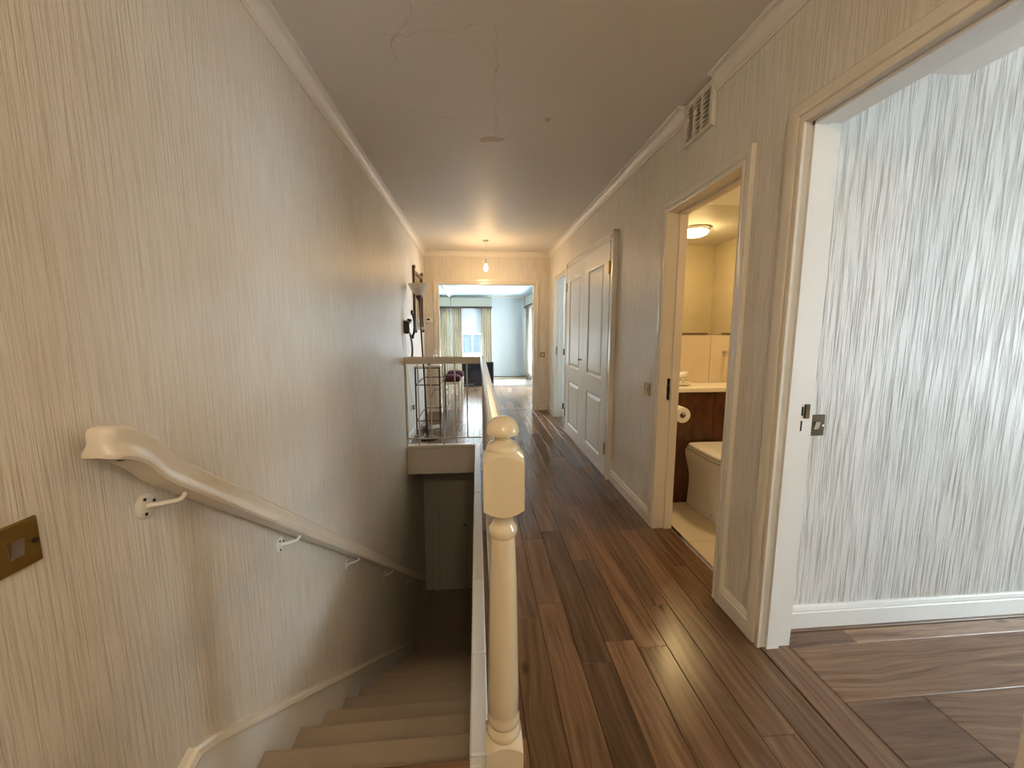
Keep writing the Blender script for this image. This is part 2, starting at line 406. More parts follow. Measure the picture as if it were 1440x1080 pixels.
LENS = [.45, .6, .75, .9, 1.05, 1.2]
def lay(parent, x0, x1, y0, y1, pw=.1255, mat='walnut', along='y', z=0.0, lens=LENS):
    """boards in staggered courses"""
    (u0, u1, v0, v1) = (x0, x1, y0, y1) if along == 'y' else (y0, y1, x0, x1)
    u = u0
    while u < u1-.012:
        ue = min(u+pw, u1); v = v0
        first = True
        while v < v1-.01:
            l = random.choice(lens) * (random.choice([.4, .7, 1]) if first else 1); first = False
            ve = v+l
            if v1-ve < .25: ve = v1
            if along == 'y': plank(parent, u, ue, v, ve, mat, 'y', z)
            else: plank(parent, v, ve, u, ue, mat, 'x', z)
            v = ve
        u = ue
lay(floor, .02, XR, YB, YF, lens=[.6, .9, 1.05, 1.2, 1.35])
lay(floor, XL, .02, Y1+.06, YF)
lay(floor, XL, .02, YB, Y0-.10)
plank(floor, XL+.03, -.035, Y0-.10, Y0, 'walnut', 'x', .004)      # stair-head nosing
plank(floor, XR, XR2+.01, .60, 1.44, 'walnut_room', 'y', .001)      # threshold board of spare room
plank(floor, -.60, .92, YF, YF2, 'walnut', 'x', .001)
plank(floor, XR, XR2, 5.10, 5.88, 'walnut', 'y', .001)

# cornices (cove profile)
def cove(kind, wall, a0, a1, z=ZC, sgn=1, d=.078, name='trim_1', mat='cornice', proj=.055, label=None, cap=True):
    """profile points (projection from wall, drop from ceiling)"""
    pr = [(0, d), (.006, d), (.006, d-.012)]
    for k in range(7):
        t = k/6*PI/2
        pr.append((.010+(proj-.016)*(1-math.cos(t)), (d-.014)-(d-.026)*math.sin(t)))
    pr += [(proj-.004, .010), (proj, .010), (proj, 0), (0, 0)]
    m = MB()
    if kind == 'y': m.prism([(wall+sgn*p, z-q) for p, q in pr], 'y', a0, a1)
    else: m.prism([(wall+sgn*p, z-q) for p, q in pr], 'x', a0, a1)
    return struct(m.build(name, mat), label, 'cornice')
cove('y', XL, YB, YF, name='trim_1', sgn=1, label='cove cornice along the stair-side wall')
cove('y', XR, YB, 1.985, name='trim_2', sgn=-1, label='cove cornice over the spare room doorway, cut short at the vent')
cove('y', XR, 2.265, YF, name='trim_3', sgn=-1, label='cove cornice from the vent to the end wall')
cove('x', YF, XL, XR, name='trim_4', sgn=-1, label='cove cornice across the end wall')

# skirtings
def skirt(kind, wall, a0, a1, sgn, h=.098, t=.018, z=0):
    pr = [(0, 0), (t, 0), (t, h-.028), (t-.004, h-.024), (t-.003, h-.018), (t-.008, h-.004), (t-.012, h), (0, h)]
    return MB().prism([(wall+sgn*p, z+q) for p, q in pr], 'y' if kind == 'y' else 'x', a0, a1)
m = MB()
for (a, b_) in ((1.475, 1.668), (2.483, 3.283), (5.945, YF)):
    q = skirt('y', XR, a, b_, -1); m.add(q.v, q.f)
struct(m.build('baseboard_right', 'gloss'), 'cream skirting between the doorways', 'skirting')
m = MB(); q = skirt('x', YF, .99, XR, -1); m.add(q.v, q.f); q = skirt('x', YF, XL, -.675, -1); m.add(q.v, q.f)
struct(m.build('baseboard_far', 'gloss'), 'cream skirting either side of the end doorway', 'skirting')
struct(skirt('y', XL, Y1+.05, YF, 1).build('baseboard_left', 'gloss_w'), 'white skirting behind the console table', 'skirting')

# ------------------------------------------------------------------ door frames
def architrave(plane, face, sgn, u0, u1, v1, w=.065, t=.020, floor_z=0.0):
    """moulded architrave round an opening; plane 'x' = wall facing along x (u is y), 'y' = wall facing along y (u is x)"""
    pr = [(0.0, 0), (0.0, t*.72), (.004, t*.8), (w*.26, t*.8), (w*.30, t*.55), (w*.36, t*.55), (w*.40, t*.85), (w*.55, t*.95), (w*.80, t), (w*.96, t), (w, t*.85), (w, 0)]
    n = len(pr); rings = []
    for st in range(4):
        ring = []
        for d, h in pr:
            u, v = [(u0-d, floor_z), (u0-d, v1+d), (u1+d, v1+d), (u1+d, floor_z)][st]
            ring.append((face+sgn*h, u, v) if plane == 'x' else (u, face+sgn*h, v))
        rings.append(ring)
    return MB().loft(rings, smooth=False)
def lining(plane, a0, a1, u0, u1, v1, t=.022, stop=None):
    t += .004
    """three-sided lining, inside the opening; stop=(s0,s1) depth range of the door stop bead"""
    m = MB()
    def bx(p0, p1, q0, q1, z0, z1):
        m.box(p0, p1, q0, q1, z0, z1) if plane == 'x' else m.box(q0, q1, p0, p1, z0, z1)
    e = .001
    bx(a0-e, a1+e, u0-.004, u0+t, 0, v1); bx(a0-e, a1+e, u1-t, u1+.004, 0, v1); bx(a0-e, a1+e, u0+t, u1-t, v1-t, v1+.004)
    if stop:
        s0, s1 = stop
        bx(s0, s1, u0+t, u0+t+.012, 0, v1-t); bx(s0, s1, u1-t-.012, u1-t, 0, v1-t); bx(s0, s1, u0+t, u1-t, v1-t-.012, v1-t)
    return m

# door_1: spare room (open), door_2: bathroom, door_3: double cupboard, door_4: side room, door_5: end doorway
d1 = struct(empty('door_1'), 'cream door frame of the spare room, no door showing', 'door frame')
lining('x', XR, XR2, .646-.02, 1.41+.02, 2.04, .02, (1.17, 1.222)).build('lining', 'gloss_w', d1)
architrave('x', XR, -1, .646+.004, 1.41-.004, 2.016, .07).build('architrave', 'gloss', d1)
sp = MB().bbox(1.221, 1.246, 1.4065, 1.4105, .895, 1.035, .001).build('strike_plate', 'brass_dk', d1); sp['label'] = 'dark metal strike plate'
B(1.227, 1.240, 1.4055, 1.4068, .975, 1.01).build('latch_slot', 'dark', sp); B(1.227, 1.240, 1.4055, 1.4068, .915, .955).build('bolt_slot', 'dark', sp)
MB().bbox(1.243, 1.262, 1.398, 1.411, .965, 1.02, .002).build('strike_lip', 'brass_dk', sp)

d2 = struct(empty('door_2'), 'cream door frame opening to the lit bathroom', 'door frame')
lining('x', XR, XR2, 1.73-.02, 2.42+.02, 2.02, .02, (1.215, 1.265)).build('lining', 'gloss', d2)
architrave('x', XR, -1, 1.734, 2.416, 1.996, .065).build('architrave', 'gloss', d2)
sp = MB().bbox(1.190, 1.212, 2.416, 2.4205, .86, 1.00, .001).build('strike_plate', 'brass_dk', d2); sp['label'] = 'brass strike plate'
B(1.194, 1.207, 2.4145, 2.4165, .94, .975).build('latch_slot', 'dark', sp); B(1.194, 1.207, 2.4145, 2.4165, .885, .925).build('bolt_slot', 'dark', sp)
plank(floor, XR, XR2+.0, 1.69, 2.46, 'walnut', 'y', .0005)
d2s = MB().bbox(XR2-.005, XR2+.022, 1.70, 2.45, -.01, .006, .002).build('threshold_strip', 'chrome', d2)

# double cupboard: proud frame, two panelled leaves
d3 = struct(empty('door_3'), 'white double cupboard doors with four moulded panels', 'door')
FX = XR-.034
fr = MB()
fr.box(FX, XR2, 3.30, 3.375, 0, 2.10); fr.box(FX, XR2, 4.985, 5.035, 0, 2.10); fr.box(FX, XR2, 3.30, 5.035, 2.045, 2.10)
fr.box(FX-.008, XR, 3.292, 3.318, 0, 2.108); fr.box(FX-.008, XR, 5.018, 5.043, 0, 2.108); fr.box(FX-.008, XR, 3.292, 5.043, 2.088, 2.110)
bevel(fr.build('frame', 'gloss', d3), .003)
struct(B(XR2+.4, XR2+.45, 3.2, 5.06, 0, 2.4).build('wall_cupboard', 'blue_w'), 'back of the hall cupboard', 'wall')
def leaf(parent, a0, a1, z0, z1, x, hinge_far):
    """face at x towards -x; a = along y; panels recessed with sloping moulding"""
    t = .034; st = .155; br = .135; mid0, mid1 = .69, .86; tr = .17
    pw0, pw1 = a0+st, a1-st
    ps = [(z0+br, mid0), (mid1, z1-tr)]
    m = MB()
    m.box(x+.014, x+t, a0, a1, z0, z1)
    m.box(x, x+.014, a0, pw0, z0, z1); m.box(x, x+.014, pw1, a1, z0, z1)
    for (q0, q1) in ((z0, z0+br), (mid0, mid1), (z1-tr, z1)): m.box(x, x+.014, pw0, pw1, q0, q1)
    lf = m.build('leaf', 'door_w', parent)
    for (q0, q1) in ps:
        w1, w2, w3 = .014, .020, .050; p = MB(); vs = []
        for (w, dx) in ((0, 0), (w1, .0125), (w2, .0125), (w3, .003)):
            vs += [(x+dx, pw0+w, q0+w), (x+dx, pw1-w, q0+w), (x+dx, pw1-w, q1-w), (x+dx, pw0+w, q1-w)]
        fs = []
        for r in range(3):
            for k in range(4): k2 = (k+1) % 4; fs.append((r*4+k, r*4+k2, r*4+4+k2, r*4+4+k))
        fs.append((12, 13, 14, 15)); p.add(vs, fs).build('panel', 'door_w', lf)
    ya = a1 if hinge_far else a0
    for zc in (.26, 1.82):
        h = MB().lathe([(.006, -.055), (.006, .055)], (x-.004, ya, zc), 10); h.box(x-.001, x+.002, ya-.022, ya+.022, zc-.05, zc+.05)
        h.build('hinge', 'brass', lf)
    return lf
SPL = 4.175
l1 = leaf(d3, 3.378, SPL-.002, .008, 2.042, FX-.004, False)
l2 = leaf(d3, SPL+.002, 4.982, .008, 2.042, FX-.004, True)
k = MB().lathe([(.010, 0), (.010, .003), (.004, .004), (.004, .022), (.009, .026), (.011, .032), (.007, .038), (0, .039)], (0,0,0), 14, 'x')
k.v = [(FX-.004-v[0], v[1]+SPL+.05, v[2]+.985) for v in k.v]; k.build('knob', 'brass', l2)

# side room: frame, open leaf, little room
d4 = struct(empty('door_4'), 'cream door frame with a pale door standing open into a side room', 'door')
lining('x', XR, XR2, 5.08, 5.90, 2.04, .02, (1.19, 1.23)).build('lining', 'gloss_w', d4)
architrave('x', XR, -1, 5.104, 5.876, 2.016, .06).build('architrave', 'gloss', d4)
lf4 = MB().bbox(XR2+.012, XR2+.77, 5.845, 5.882, .01, 1.99, .002).build('leaf', 'door_w', d4)
for zc in (.17, .98):
    h = MB().lathe([(.008, -.045), (.008, .045)], (XR2+.006, 5.842, zc), 10); h.box(XR2+.006, XR2+.038, 5.8435, 5.846, zc-.045, zc+.045); h.build('hinge', 'black', lf4)
sp = MB().bbox(1.160, 1.180, 5.876, 5.8805, .93, 1.06, .001).build('strike_plate', 'brass_dk', d4)
struct(B(XR2, 3.2, 6.40, 6.50, -.3, 2.6).build('wall_side_room', 'blue_w'), 'pale end wall of the side room', 'wall')
struct(B(XR2, 3.2, 5.00, 5.06, -.3, 2.6).build('wall_side_room_near', 'blue_w'), 'pale partition of the side room', 'wall')
mm = MB(); mm.box(3.15, 3.25, 5.0, 5.25, -.3, 2.6); mm.box(3.15, 3.25, 6.25, 6.5, -.3, 2.6); mm.box(3.15, 3.25, 5.25, 6.25, -.3, .9); mm.box(3.15, 3.25, 5.25, 6.25, 2.1, 2.6)
struct(mm.build('wall_side_room_outer', 'blue_w'), 'outer wall of the side room with its window', 'wall')
w4 = struct(empty('window_3'), 'side room window', 'window'); wf = MB(); wf.box(3.17, 3.23, 5.25, 5.29, .9, 2.1); wf.box(3.17, 3.23, 6.21, 6.25, .9, 2.1); wf.box(3.17, 3.23, 5.25, 6.25, .9, .94); wf.box(3.17, 3.23, 5.25, 6.25, 2.06, 2.1)
wf.build('window_frame', 'gloss_w', w4); B(3.198, 3.203, 5.29, 6.21, .94, 2.06).build('pane', 'glass', w4)
struct(B(XR2, 3.25, 5.0, 6.5, 2.45, 2.55).build('ceiling_side_room', 'blue_w'), 'side room ceiling', 'ceiling')
struct(B(XR2, 3.25, 5.0, 6.5, -.1, -.001).build('floor_side_room', 'carpet'), 'side room carpet', 'floor')

d5 = struct(empty('door_5'), 'wide cream doorway frame to the sun room', 'door frame')
lining('y', YF, YF2, -.60, .92, 2.02, .016).build('lining', 'gloss', d5)
architrave('y', YF, -1, -.588, .908, 2.008, .075).build('architrave', 'gloss', d5)

# ------------------------------------------------------------------ staircase
st = thing('staircase', 'carpeted beige staircase going down beside the wallpapered wall', 'staircase', (0, Y0, 0))
def stl(mb, name, mat, p=st):
    mb.v = [(v[0], v[1]-Y0, v[2]) for v in mb.v]; return mb.build(name, mat, p)
for k in range(1, NST):
    z = -RISE*k; yn = Y0+GOING*k; yb = yn-GOING-.024
    prof = [(yb, z-.045), (yb, z)]
    for a in range(5):
        t = a/4*PI; prof.append((yn-.018+.018*math.sin(t), z-.018+.018*math.cos(t)))
    prof += [(yn-.024, z-.036), (yn-.024, z-RISE-.001), (yn-.05, z-RISE-.001), (yn-.05, z-.045)]
    stl(MB().prism(prof, 'x', -.775, -.035), 'step', 'carpet')
stl(B(-.775, -.035, Y0-.03, Y0-.006, -RISE-.001, -.016), 'riser', 'carpet')
sl = RISE/GOING
def nz(y): return -(y-Y0)*sl
ya, yb = .99, Y0+GOING*12+.25
off = .145
crv = [(.93, .085), (.95, .122), (.985, .15), (1.03, .162), (1.10, nz(1.10)+off)]
out = crv + [(yb, max(nz(yb)+off, ZLOW+.1)), (yb, ZLOW), (yb-.55, ZLOW), (.93, -.33)]
stl(MB().prism(out, 'x', XL+.001, XL+.022), 'wall_string', 'gloss_w')
# moulding bead capping the string
prf = [(0, 0), (.030, 0), (.032, .010), (.026, .026), (.018, .034), (0, .036)]
rings = []
path = [(.915, .05)] + crv + [(yb, nz(yb)+off)]
for (y, z) in path: rings.append([(XL+.001+p, y, z+q-.03) for p, q in prf])
stl(MB().loft(rings, smooth=False), 'string_moulding', 'gloss', st)
stl(B(-.038, -.033, Y0+.01, Y1, ZLOW, -.03), 'outer_string', 'gloss_w')

struct(B(-.032, -.0, Y0, 5.75, ZLOW-.05, -.02).build('wall_stair', 'gloss_w'), 'painted side wall of the stairwell under the landing rail', 'wall')
struct(B(XL, 0, 3.9, 5.8, ZLOW-.1, ZLOW).build('floor_lower', 'carpet'), 'dark carpet of the lower hall at the stair foot', 'floor')
struct(B(XL, 0, Y1+.03, 5.8, -.33, -.29).build('ceiling_lower', 'ceil'), 'ceiling of the lower hall', 'ceiling')
struct(B(XL, 0, 5.70, 5.80, ZLOW, -.29).build('wall_lower', 'paper'), 'end wall of the lower hall', 'wall')
fa = MB().bbox(XL, -.033, Y1-.005, Y1+.03, -.335, -.03, .003); fa.bbox(XL, -.033, Y1-.022, Y1+.06, -.03, .006, .006)
struct(fa.build('trim_5', 'gloss'), 'cream fascia board across the far edge of the stairwell', 'fascia')
# cupboard doors at the stair foot
d6 = struct(empty('door_6'), 'cream cupboard doors in shadow at the foot of the stairs', 'door')
MB().bbox(-.66, -.60, 5.67, 5.70, ZLOW, -.45, .003).build('frame', 'gloss', d6); 
for (a, b_, kx) in ((-.585, -.195, -.215), (-.185, -.04, -.06)):
    q = MB().bbox(a, b_, 5.672, 5.70, ZLOW+.01, -.5, .003).build('leaf', 'gloss', d6)
    MB().lathe([(.006, 0), (.006, .02), (.013, .025), (.013, .035), (0, .04)], (kx, 5.672, -1.55), 12, 'y').build('knob', 'brass_dk', q)
for o in d6.children:
    for c in o.children:
        c.data.transform(Matrix.Translation((0, 5.672, 0)) @ Matrix.Scale(-1, 4, (0,1,0)) @ Matrix.Translation((0, -5.672, 0)))

# ------------------------------------------------------------------ balustrade
bal = thing('balustrade', 'cream landing balustrade with turned newel post, flat handrail and thin metal rods', 'balustrade', (.058, .98, 0))
def bl(mb, name, mat, p=bal, sub=None):
    mb.v = [(v[0]-.058, v[1]-.98, v[2]) for v in mb.v]; return mb.build(name, mat, p)
cx, cy, hw = .062, .982, .050
nw = MB()
def block(z0, z1, top_arch, bot_arch):
    """square block whose four faces end in an arch, chamfered up to a circle"""
    K = 7; rings = []
    us = [-1+2*i/(K-1) for i in range(K)]
    def ring(zf, w):
        r = []
        for side in range(4):
            for i in range(K-1):
                u = us[i]; p = {0: (u, -1), 1: (1, u), 2: (-u, 1), 3: (-1, -u)}[side]
                e = abs(u); r.append((cx+p[0]*hw*w(p), cy+p[1]*hw*w(p), zf(e)))
        return r
    one = lambda p: 1.0
    circ = lambda p: .86/math.hypot(p[0], p[1])
    if bot_arch: rings.append(ring(lambda e: z0-.004, circ))
    rings.append(ring((lambda e: z0+.018*e*e) if bot_arch else (lambda e: z0), one))
    rings.append(ring((lambda e: z1-.018*e*e) if top_arch else (lambda e: z1), one))
    if top_arch: rings.append(ring(lambda e: z1+.008, circ))
    nw.loft(rings, smooth=False)
block(0.0, .190, True, False)
block(.842, .996, True, True)
nw.lathe([(.044, .185), (.045, .196), (.047, .202), (.044, .212), (.037, .220), (.036, .226), (.043, .232), (.0455, .243), (.043, .254), (.0405, .262), (.0425, .270), (.042, .34), (.0395, .50), (.036, .66), (.0315, .765), (.031, .772),
          (.036, .777), (.0375, .788), (.036, .799), (.030, .806), (.028, .818), (.032, .832), (.043, .845)], (cx, cy, 0), 36)
newel = bl(nw, 'newel_post', 'newel')
cap = MB().lathe([(.043, .998), (.0435, 1.004), (.0425, 1.010), (.036, 1.019), (.025, 1.0235), (.0200, 1.029), (.0205, 1.035), (.028, 1.039), (.040, 1.043), (.0425, 1.049), (.041, 1.058), (.036, 1.070), (.026, 1.081), (.013, 1.0865), (0, 1.088)], (cx, cy, 0), 40)
bl(cap, 'newel_cap', 'newel', newel)
def rail_profile(w, z0, z1):
    h = z1-z0
    return [(-w*.42, z0), (w*.42, z0), (w*.5, z0+h*.25), (w*.5, z1-.012), (w*.42, z1-.003), (w*.2, z1), (-w*.2, z1), (-w*.42, z1-.003), (-w*.5, z1-.012), (-w*.5, z0+h*.25)]
hr = MB().prism([(.058+p, q) for p, q in rail_profile(.052, .945, 1.01)], 'y', 1.03, Y1+.03)
bl(hr, 'handrail', 'gloss')
h2 = MB().prism([(Y1+p, q) for p, q in rail_profile(.056, .930, 1.008)], 'x', XL, .034)
bl(h2, 'handrail', 'gloss')
bl(MB().box(.045, .071, 1.03, Y1+.02, .070, .084), 'bottom_rail', 'rod')
bl(MB().box(XL, .045, Y1-.008, Y1+.008, .078, .090), 'bottom_rail', 'rod')
rods = [(.058, 1.03+.1305*k) for k in range(1, 27)]
for i, (x, y) in enumerate(rods):
    z0 = .006 if i % 4 == 2 else .080
    bl(MB().lathe([(.0065, z0), (.0065, .95)], (x, y, 0), 8), 'baluster', 'rod')
for i, px in enumerate((-.785, -.655, -.52, -.385, -.25, -.115)):
    z0 = .0 if i in (1, 3) else .082
    bl(MB().lathe([(.0075, z0), (.0075, .935)], (px, Y1, 0), 8), 'baluster', 'rod')
bl(B(XL, XL+.012, Y1-.02, Y1+.02, .0, .93), 'wall_post', 'rod')
# capping boards along the landing edge, laid in lengths
ys = [1.04, 1.075, 1.47, 1.96, 3.1, Y1+.05]
for a, b_ in zip(ys, ys[1:]):
    bl(MB().bbox(-.036, .022, a+.001, b_-.001, -.03, .010, .005), 'capping_board', 'gloss_w')

# ------------------------------------------------------------------ wall handrail
hx = -.738
wh = thing('wall_handrail', 'cream moulded handrail on brackets following the stairs down the wall', 'handrail', (XL, 1.6, .55))
def whb(mb, name, mat, p=wh):
    mb.v = [(v[0]-XL, v[1]-1.6, v[2]-.55) for v in mb.v]; return mb.build(name, mat, p)
prof = [(-.028, -.032), (.028, -.032), (.032, -.026), (.031, -.018), (.022, -.008), (.019, .004), (.024, .016), (.024, .026), (.016, .033), (0, .036), (-.016, .033), (-.024, .026), (-.024, .016), (-.019, .004), (-.022, -.008), (-.031, -.018), (-.032, -.026)]
zr = lambda y: .945-(y-1.02)*.73
pts = [(.822, 1.082, .50, -.006), (.827, 1.081, .85, -.003), (.838, 1.079, 1.06, 0), (.86, 1.073, 1.16, 0), (.885, 1.062, 1.16, 0), (.91, 1.046, 1.10, 0), (.93, 1.028, 1.03, 0), (.95, 1.006, .98, 0), (.97, .984, .98, 0), (1.0, zr(1.0), .98, 0)]
pts += [(y, zr(y), .98, 0) for y in (1.2, 1.8, 2.4, 3.0, 3.6, 4.2, 4.98)]
rings = []
for i, (y, z, s_, dx) in enumerate(pts):
    a, b_ = pts[max(i-1, 0)], pts[min(i+1, len(pts)-1)]
    t = Vector((0, b_[0]-a[0], b_[1]-a[1])).normalized(); nrm = Vector((0, -t.z, t.y))
    rings.append([Vector((hx+dx+p*s_, y, z)) + nrm*(q*(1+.25*(s_-1))) for p, q in prof])
rail = whb(MB().loft(rings), 'rail', 'gloss')
whb(MB().lathe([(0, 1.0350), (.009, 1.0350), (.009, 1.05)], (hx+.008, .866, 0), 12), 'plug_hole', 'dark', rail)
for y in (.992, 1.588, 2.338, 3.22, 4.2):
    zp = zr(y)-.084
    br = MB().lathe([(.030, 0), (.030, .004), (.026, .007), (.010, .008)], (XL, y, zp), 24, 'x')
    br.tube([(XL+.004, y, zp), (XL+.030, y+.012, zp-.001), (XL+.050, y+.030, zp-.002), (XL+.057, y+.038, zp+.0), (XL+.061, y+.043, zp+.008), (hx, y+.046, zr(y+.046)-.030)], [.0075, .0065, .006, .006, .006, .006], 10)
    b_ = whb(br, 'bracket', 'white' if y > 1.3 else 'gloss')
    for (dy, dz) in ((-.008, -.018), (-.008, .018), (.018, .006)): whb(MB().lathe([(.0042, .0055), (.0042, .009)], (XL, y+dy, zp+dz), 8, 'x'), 'screw', 'dark', b_)

# ------------------------------------------------------------------ wall switches
def switch(name, label, loc, rotz, w=.088, h=.088, mat='brass', toggle='rocker', group=None):
    """plate in local xz plane facing local -y"""
    t = thing(name, label, 'switch', loc, (0, 0, rotz), group)
    MB().bbox(-w/2, w/2, -.007, 0, -h/2, h/2, .003).build('plate', mat, t)
    r = MB().add([(-.011, -.007, -.018), (.011, -.007, -.018), (.011, -.007, .018), (-.011, -.007, .018), (-.010, -.010, -.016), (.010, -.010, -.016), (.010, -.015, .016), (-.010, -.015, .016)],
                 [(0,1,5,4), (1,2,6,5), (2,3,7,6), (3,0,4,7), (4,5,6,7)])
    r.build('rocker', 'chrome', t)
    for s in (-1, 1): MB().lathe([(.005, -.0095), (.005, -.006)], (s*w*.37, 0, 0), 10, 'y').build('screw', 'brass_dk' if mat == 'brass' else 'chrome', t)
    return t
switch('light_switch', 'brass light switch on the papered wall below the handrail start', (XL, .716, .928), PI/2, .086, .086)
switch('light_switch', 'small brass light switch between the bathroom door and the cupboard', (XR, 2.615, .905), -PI/2)
switch('light_switch', 'brass light switch on the end wall beside the wide doorway', (1.052, YF, .905), 0, .08, .08)
switch('light_switch', 'dark bronze switch plate with chrome edge on the spare room wall', (1.385, 1.505, .912), 0, .075, .088, 'brass_dk')
# thermostat
t = thing('thermostat', 'small cream thermostat on the end wall beside the floor lamp', 'thermostat', (-.735, YF, 1.455))
MB().bbox(-.058, .058, -.028, 0, -.042, .042, .004).build('case', 'white', t); MB().bbox(-.035, .012, -.0295, -.027, -.004, .022, .001).build('display', 'black', t)

# vent
v = thing('wall_vent', 'cream louvred air vent in the gap of the cornice', 'vent', (XR, 2.125, 2.385))
f_ = MB(); x0 = -.020
for (a, b_, c, d) in ((-.135, .135, .085, .105), (-.135, .135, -.105, -.088), (-.135, -.112, -.088, .085), (.112, .135, -.088, .085), (-.040, -.030, -.088, .085), (.030, .040, -.088, .085)):
    f_.box(x0, 0, a, b_, c, d)
f_.build('frame', 'gloss', v); B(-.003, 0, -.112, .112, -.088, .085).build('backing', plain('vent_backing', (.55, .48, .38), .6), v)
for k in range(8):
    z = -.078+k*.0215
    MB().add([(x0+.001, -.112, z), (x0+.001, .112, z), (-.006, .112, z+.016), (-.006, -.112, z+.016), (x0+.001, -.112, z+.004), (x0+.001, .112, z+.004), (-.006, .112, z+.020), (-.006, -.112, z+.020)],
      [(0,1,2,3), (4,5,6,7), (0,1,5,4), (2,3,7,6), (0,3,7,4), (1,2,6,5)]).build('slat', 'gloss', v)

# pendant lights
def pendant(label, x, y, drop, bm='bulb'):
    t = thing('pendant_light', label, 'light', (x, y, ZC))
    MB().lathe([(0, -.022), (.030, -.020), (.038, -.010), (.040, 0)], (0,0,0), 20).build('ceiling_rose', 'white', t)
    MB().lathe([(.003, -drop+.11), (.003, -.02)], (0,0,0), 6).build('cord', 'white', t)
    MB().lathe([(.008, -drop+.115), (.016, -drop+.105), (.017, -drop+.06), (.019, -drop+.055), (.019, -drop+.048), (.010, -drop+.046)], (0,0,0), 16).build('lamp_holder', 'white', t)
    MB().lathe([(.012, -drop+.050), (.014, -drop+.036), (.024, -drop+.012), (.029, -drop-.010), (.026, -drop-.028), (.015, -drop-.042), (0, -drop-.047)], (0,0,0), 20).build('bulb', bm, t)
pendant('bare lit bulb hanging from the hall ceiling by the end doorway', .134, 5.64, .36)
pendant('bare lit bulb hanging over the stair-head landing', .15, -.85, .36, 'bulb2')

# ------------------------------------------------------------------ spare room (right)
struct(B(XR2, 4.7, 1.505, 1.615, -.3, 2.75).build('wall_spare', 'paper_spare'), 'white heavily striated wallpaper wall in the spare room', 'wall')
struct(B(XR2, 4.7, -1.42, -1.30, -.3, 2.75).build('wall_spare_near', 'paper_spare'), 'near wall of the spare room', 'wall')
mm = MB(); mm.box(4.6, 4.7, -1.42, -1.05, -.3, 2.75); mm.box(4.6, 4.7, .45, 1.6, -.3, 2.75); mm.box(4.6, 4.7, -1.05, .45, -.3, .50); mm.box(4.6, 4.7, -1.05, .45, 2.10, 2.75)
struct(mm.build('wall_spare_side', 'paper_spare'), 'side window wall of the spare room', 'wall')
mm = MB(); mm.box(XR2, 1.86, -1.42, 1.505, 2.255, 2.75); mm.box(1.86, 4.7, -1.42, 1.505, 2.55, 2.75)
struct(mm.build('ceiling_spare', 'ceil'), 'spare room ceiling with a lowered soffit by the door', 'ceiling')
fs = struct(B(XR2, 4.6, -1.42, 1.505, -.30, -.016).build('floor_spare', 'walnut_dark'), 'knotty walnut plank floor of the spare room', 'floor')
plank(fs, XR2+.01, 4.6, 1.470, 1.489, 'walnut_room', 'x', .006)
lay(fs, XR2+.012, 4.6, -1.3, 1.470, .245, 'walnut_room', 'x', 0, [.75, .9, 1.05, 1.2])
m = skirt('x', 1.505, XR2+.002, 4.6, -1, .105, .02)
struct(m.build('baseboard_spare', 'gloss_w'), 'white moulded skirting under the striated wallpaper', 'skirting')
architrave('x', XR2, 1, .646+.004, 1.41-.004, 2.016, .07).build('architrave', 'gloss_w', d1)
w = struct(empty('window_2'), 'side window of the spare room', 'window')
wf = MB()
for a, b_ in ((-1.05, -1.0), (-.325, -.275), (.40, .45)): wf.box(4.63, 4.68, a, b_, .50, 2.10)
wf.box(4.63, 4.68, -1.05, .45, .50, .55); wf.box(4.63, 4.68, -1.05, .45, 2.05, 2.10); wf.build('window_frame', 'gloss_w', w)
B(4.652, 4.657, -1.0, -.325, .55, 2.05).build('pane', 'glass', w); B(4.652, 4.657, -.275, .40, .55, 2.05).build('pane', 'glass', w)

# ------------------------------------------------------------------ bathroom
BY, MY, BC, BX = 2.79, 3.08, 2.25, 2.70
struct(B(XR2, BX+.1, 1.615, 1.66, -.3, 2.4).build('wall_bath_near', 'tile'), 'bathroom wall seen in the mirror', 'wall')
struct(B(BX, BX+.1, 1.66, 3.2, -.3, 2.4).build('wall_bath_side', 'tile'), 'bathroom side wall', 'wall')
wb = struct(B(XR2, BX+.1, MY+.012, 3.2, -.3, 2.4).build('wall_bath', 'grout'), 'beige tiled bathroom wall behind the ledge', 'wall')
for i, x in enumerate((XR2, 1.865, 2.465)): MB().bbox(x+.001, min(x+.6, BX)-.001, MY, MY+.012, .88, 1.262, .0015).build('tile', 'tile', wb)
struct(B(XR2, BX+.1, 1.6, 3.2, BC, BC+.15).build('ceiling_bath', 'ceil'), 'bathroom ceiling', 'ceiling')
fb = struct(B(XR2, BX, 1.66, MY, -.3, -.012).build('floor_bath', 'grout'), 'beige stone tiled bathroom floor', 'floor')
for i in range(4):
    for j in range(4):
        x0 = XR2+.022+i*.40; y0 = 1.66+j*.40-.23
        xa, xb, ya_, yb_ = x0, min(x0+.40, BX), max(y0, 1.66), min(y0+.40, BY)
        if xb-xa > .02 and yb_-ya_ > .02: MB().bbox(xa+.0015, xb-.0015, ya_+.0015, yb_-.0015, -.012, .002, .001).build('tile', 'tile_f', fb)
cab = thing('cistern_cabinet', 'dark wood boxing behind the toilet under a cream ledge', 'cabinet', (2.0, BY+.1, 0))
for i in range(3):
    x0 = XR2+.002+i*.48; x1 = min(x0+.478, BX)
    o = MB().bbox(-.239+.001, (x1-x0)-.239, 0, .02, 0, .845, .001).build('panel', 'veneer', cab, (x0+.239-2.0, -.1, 0))
    o.data.transform(Matrix.Identity(4))
ct = thing('ledge', 'cream stone ledge over the dark wood boxing', 'countertop', (2.0, 2.93, .848))
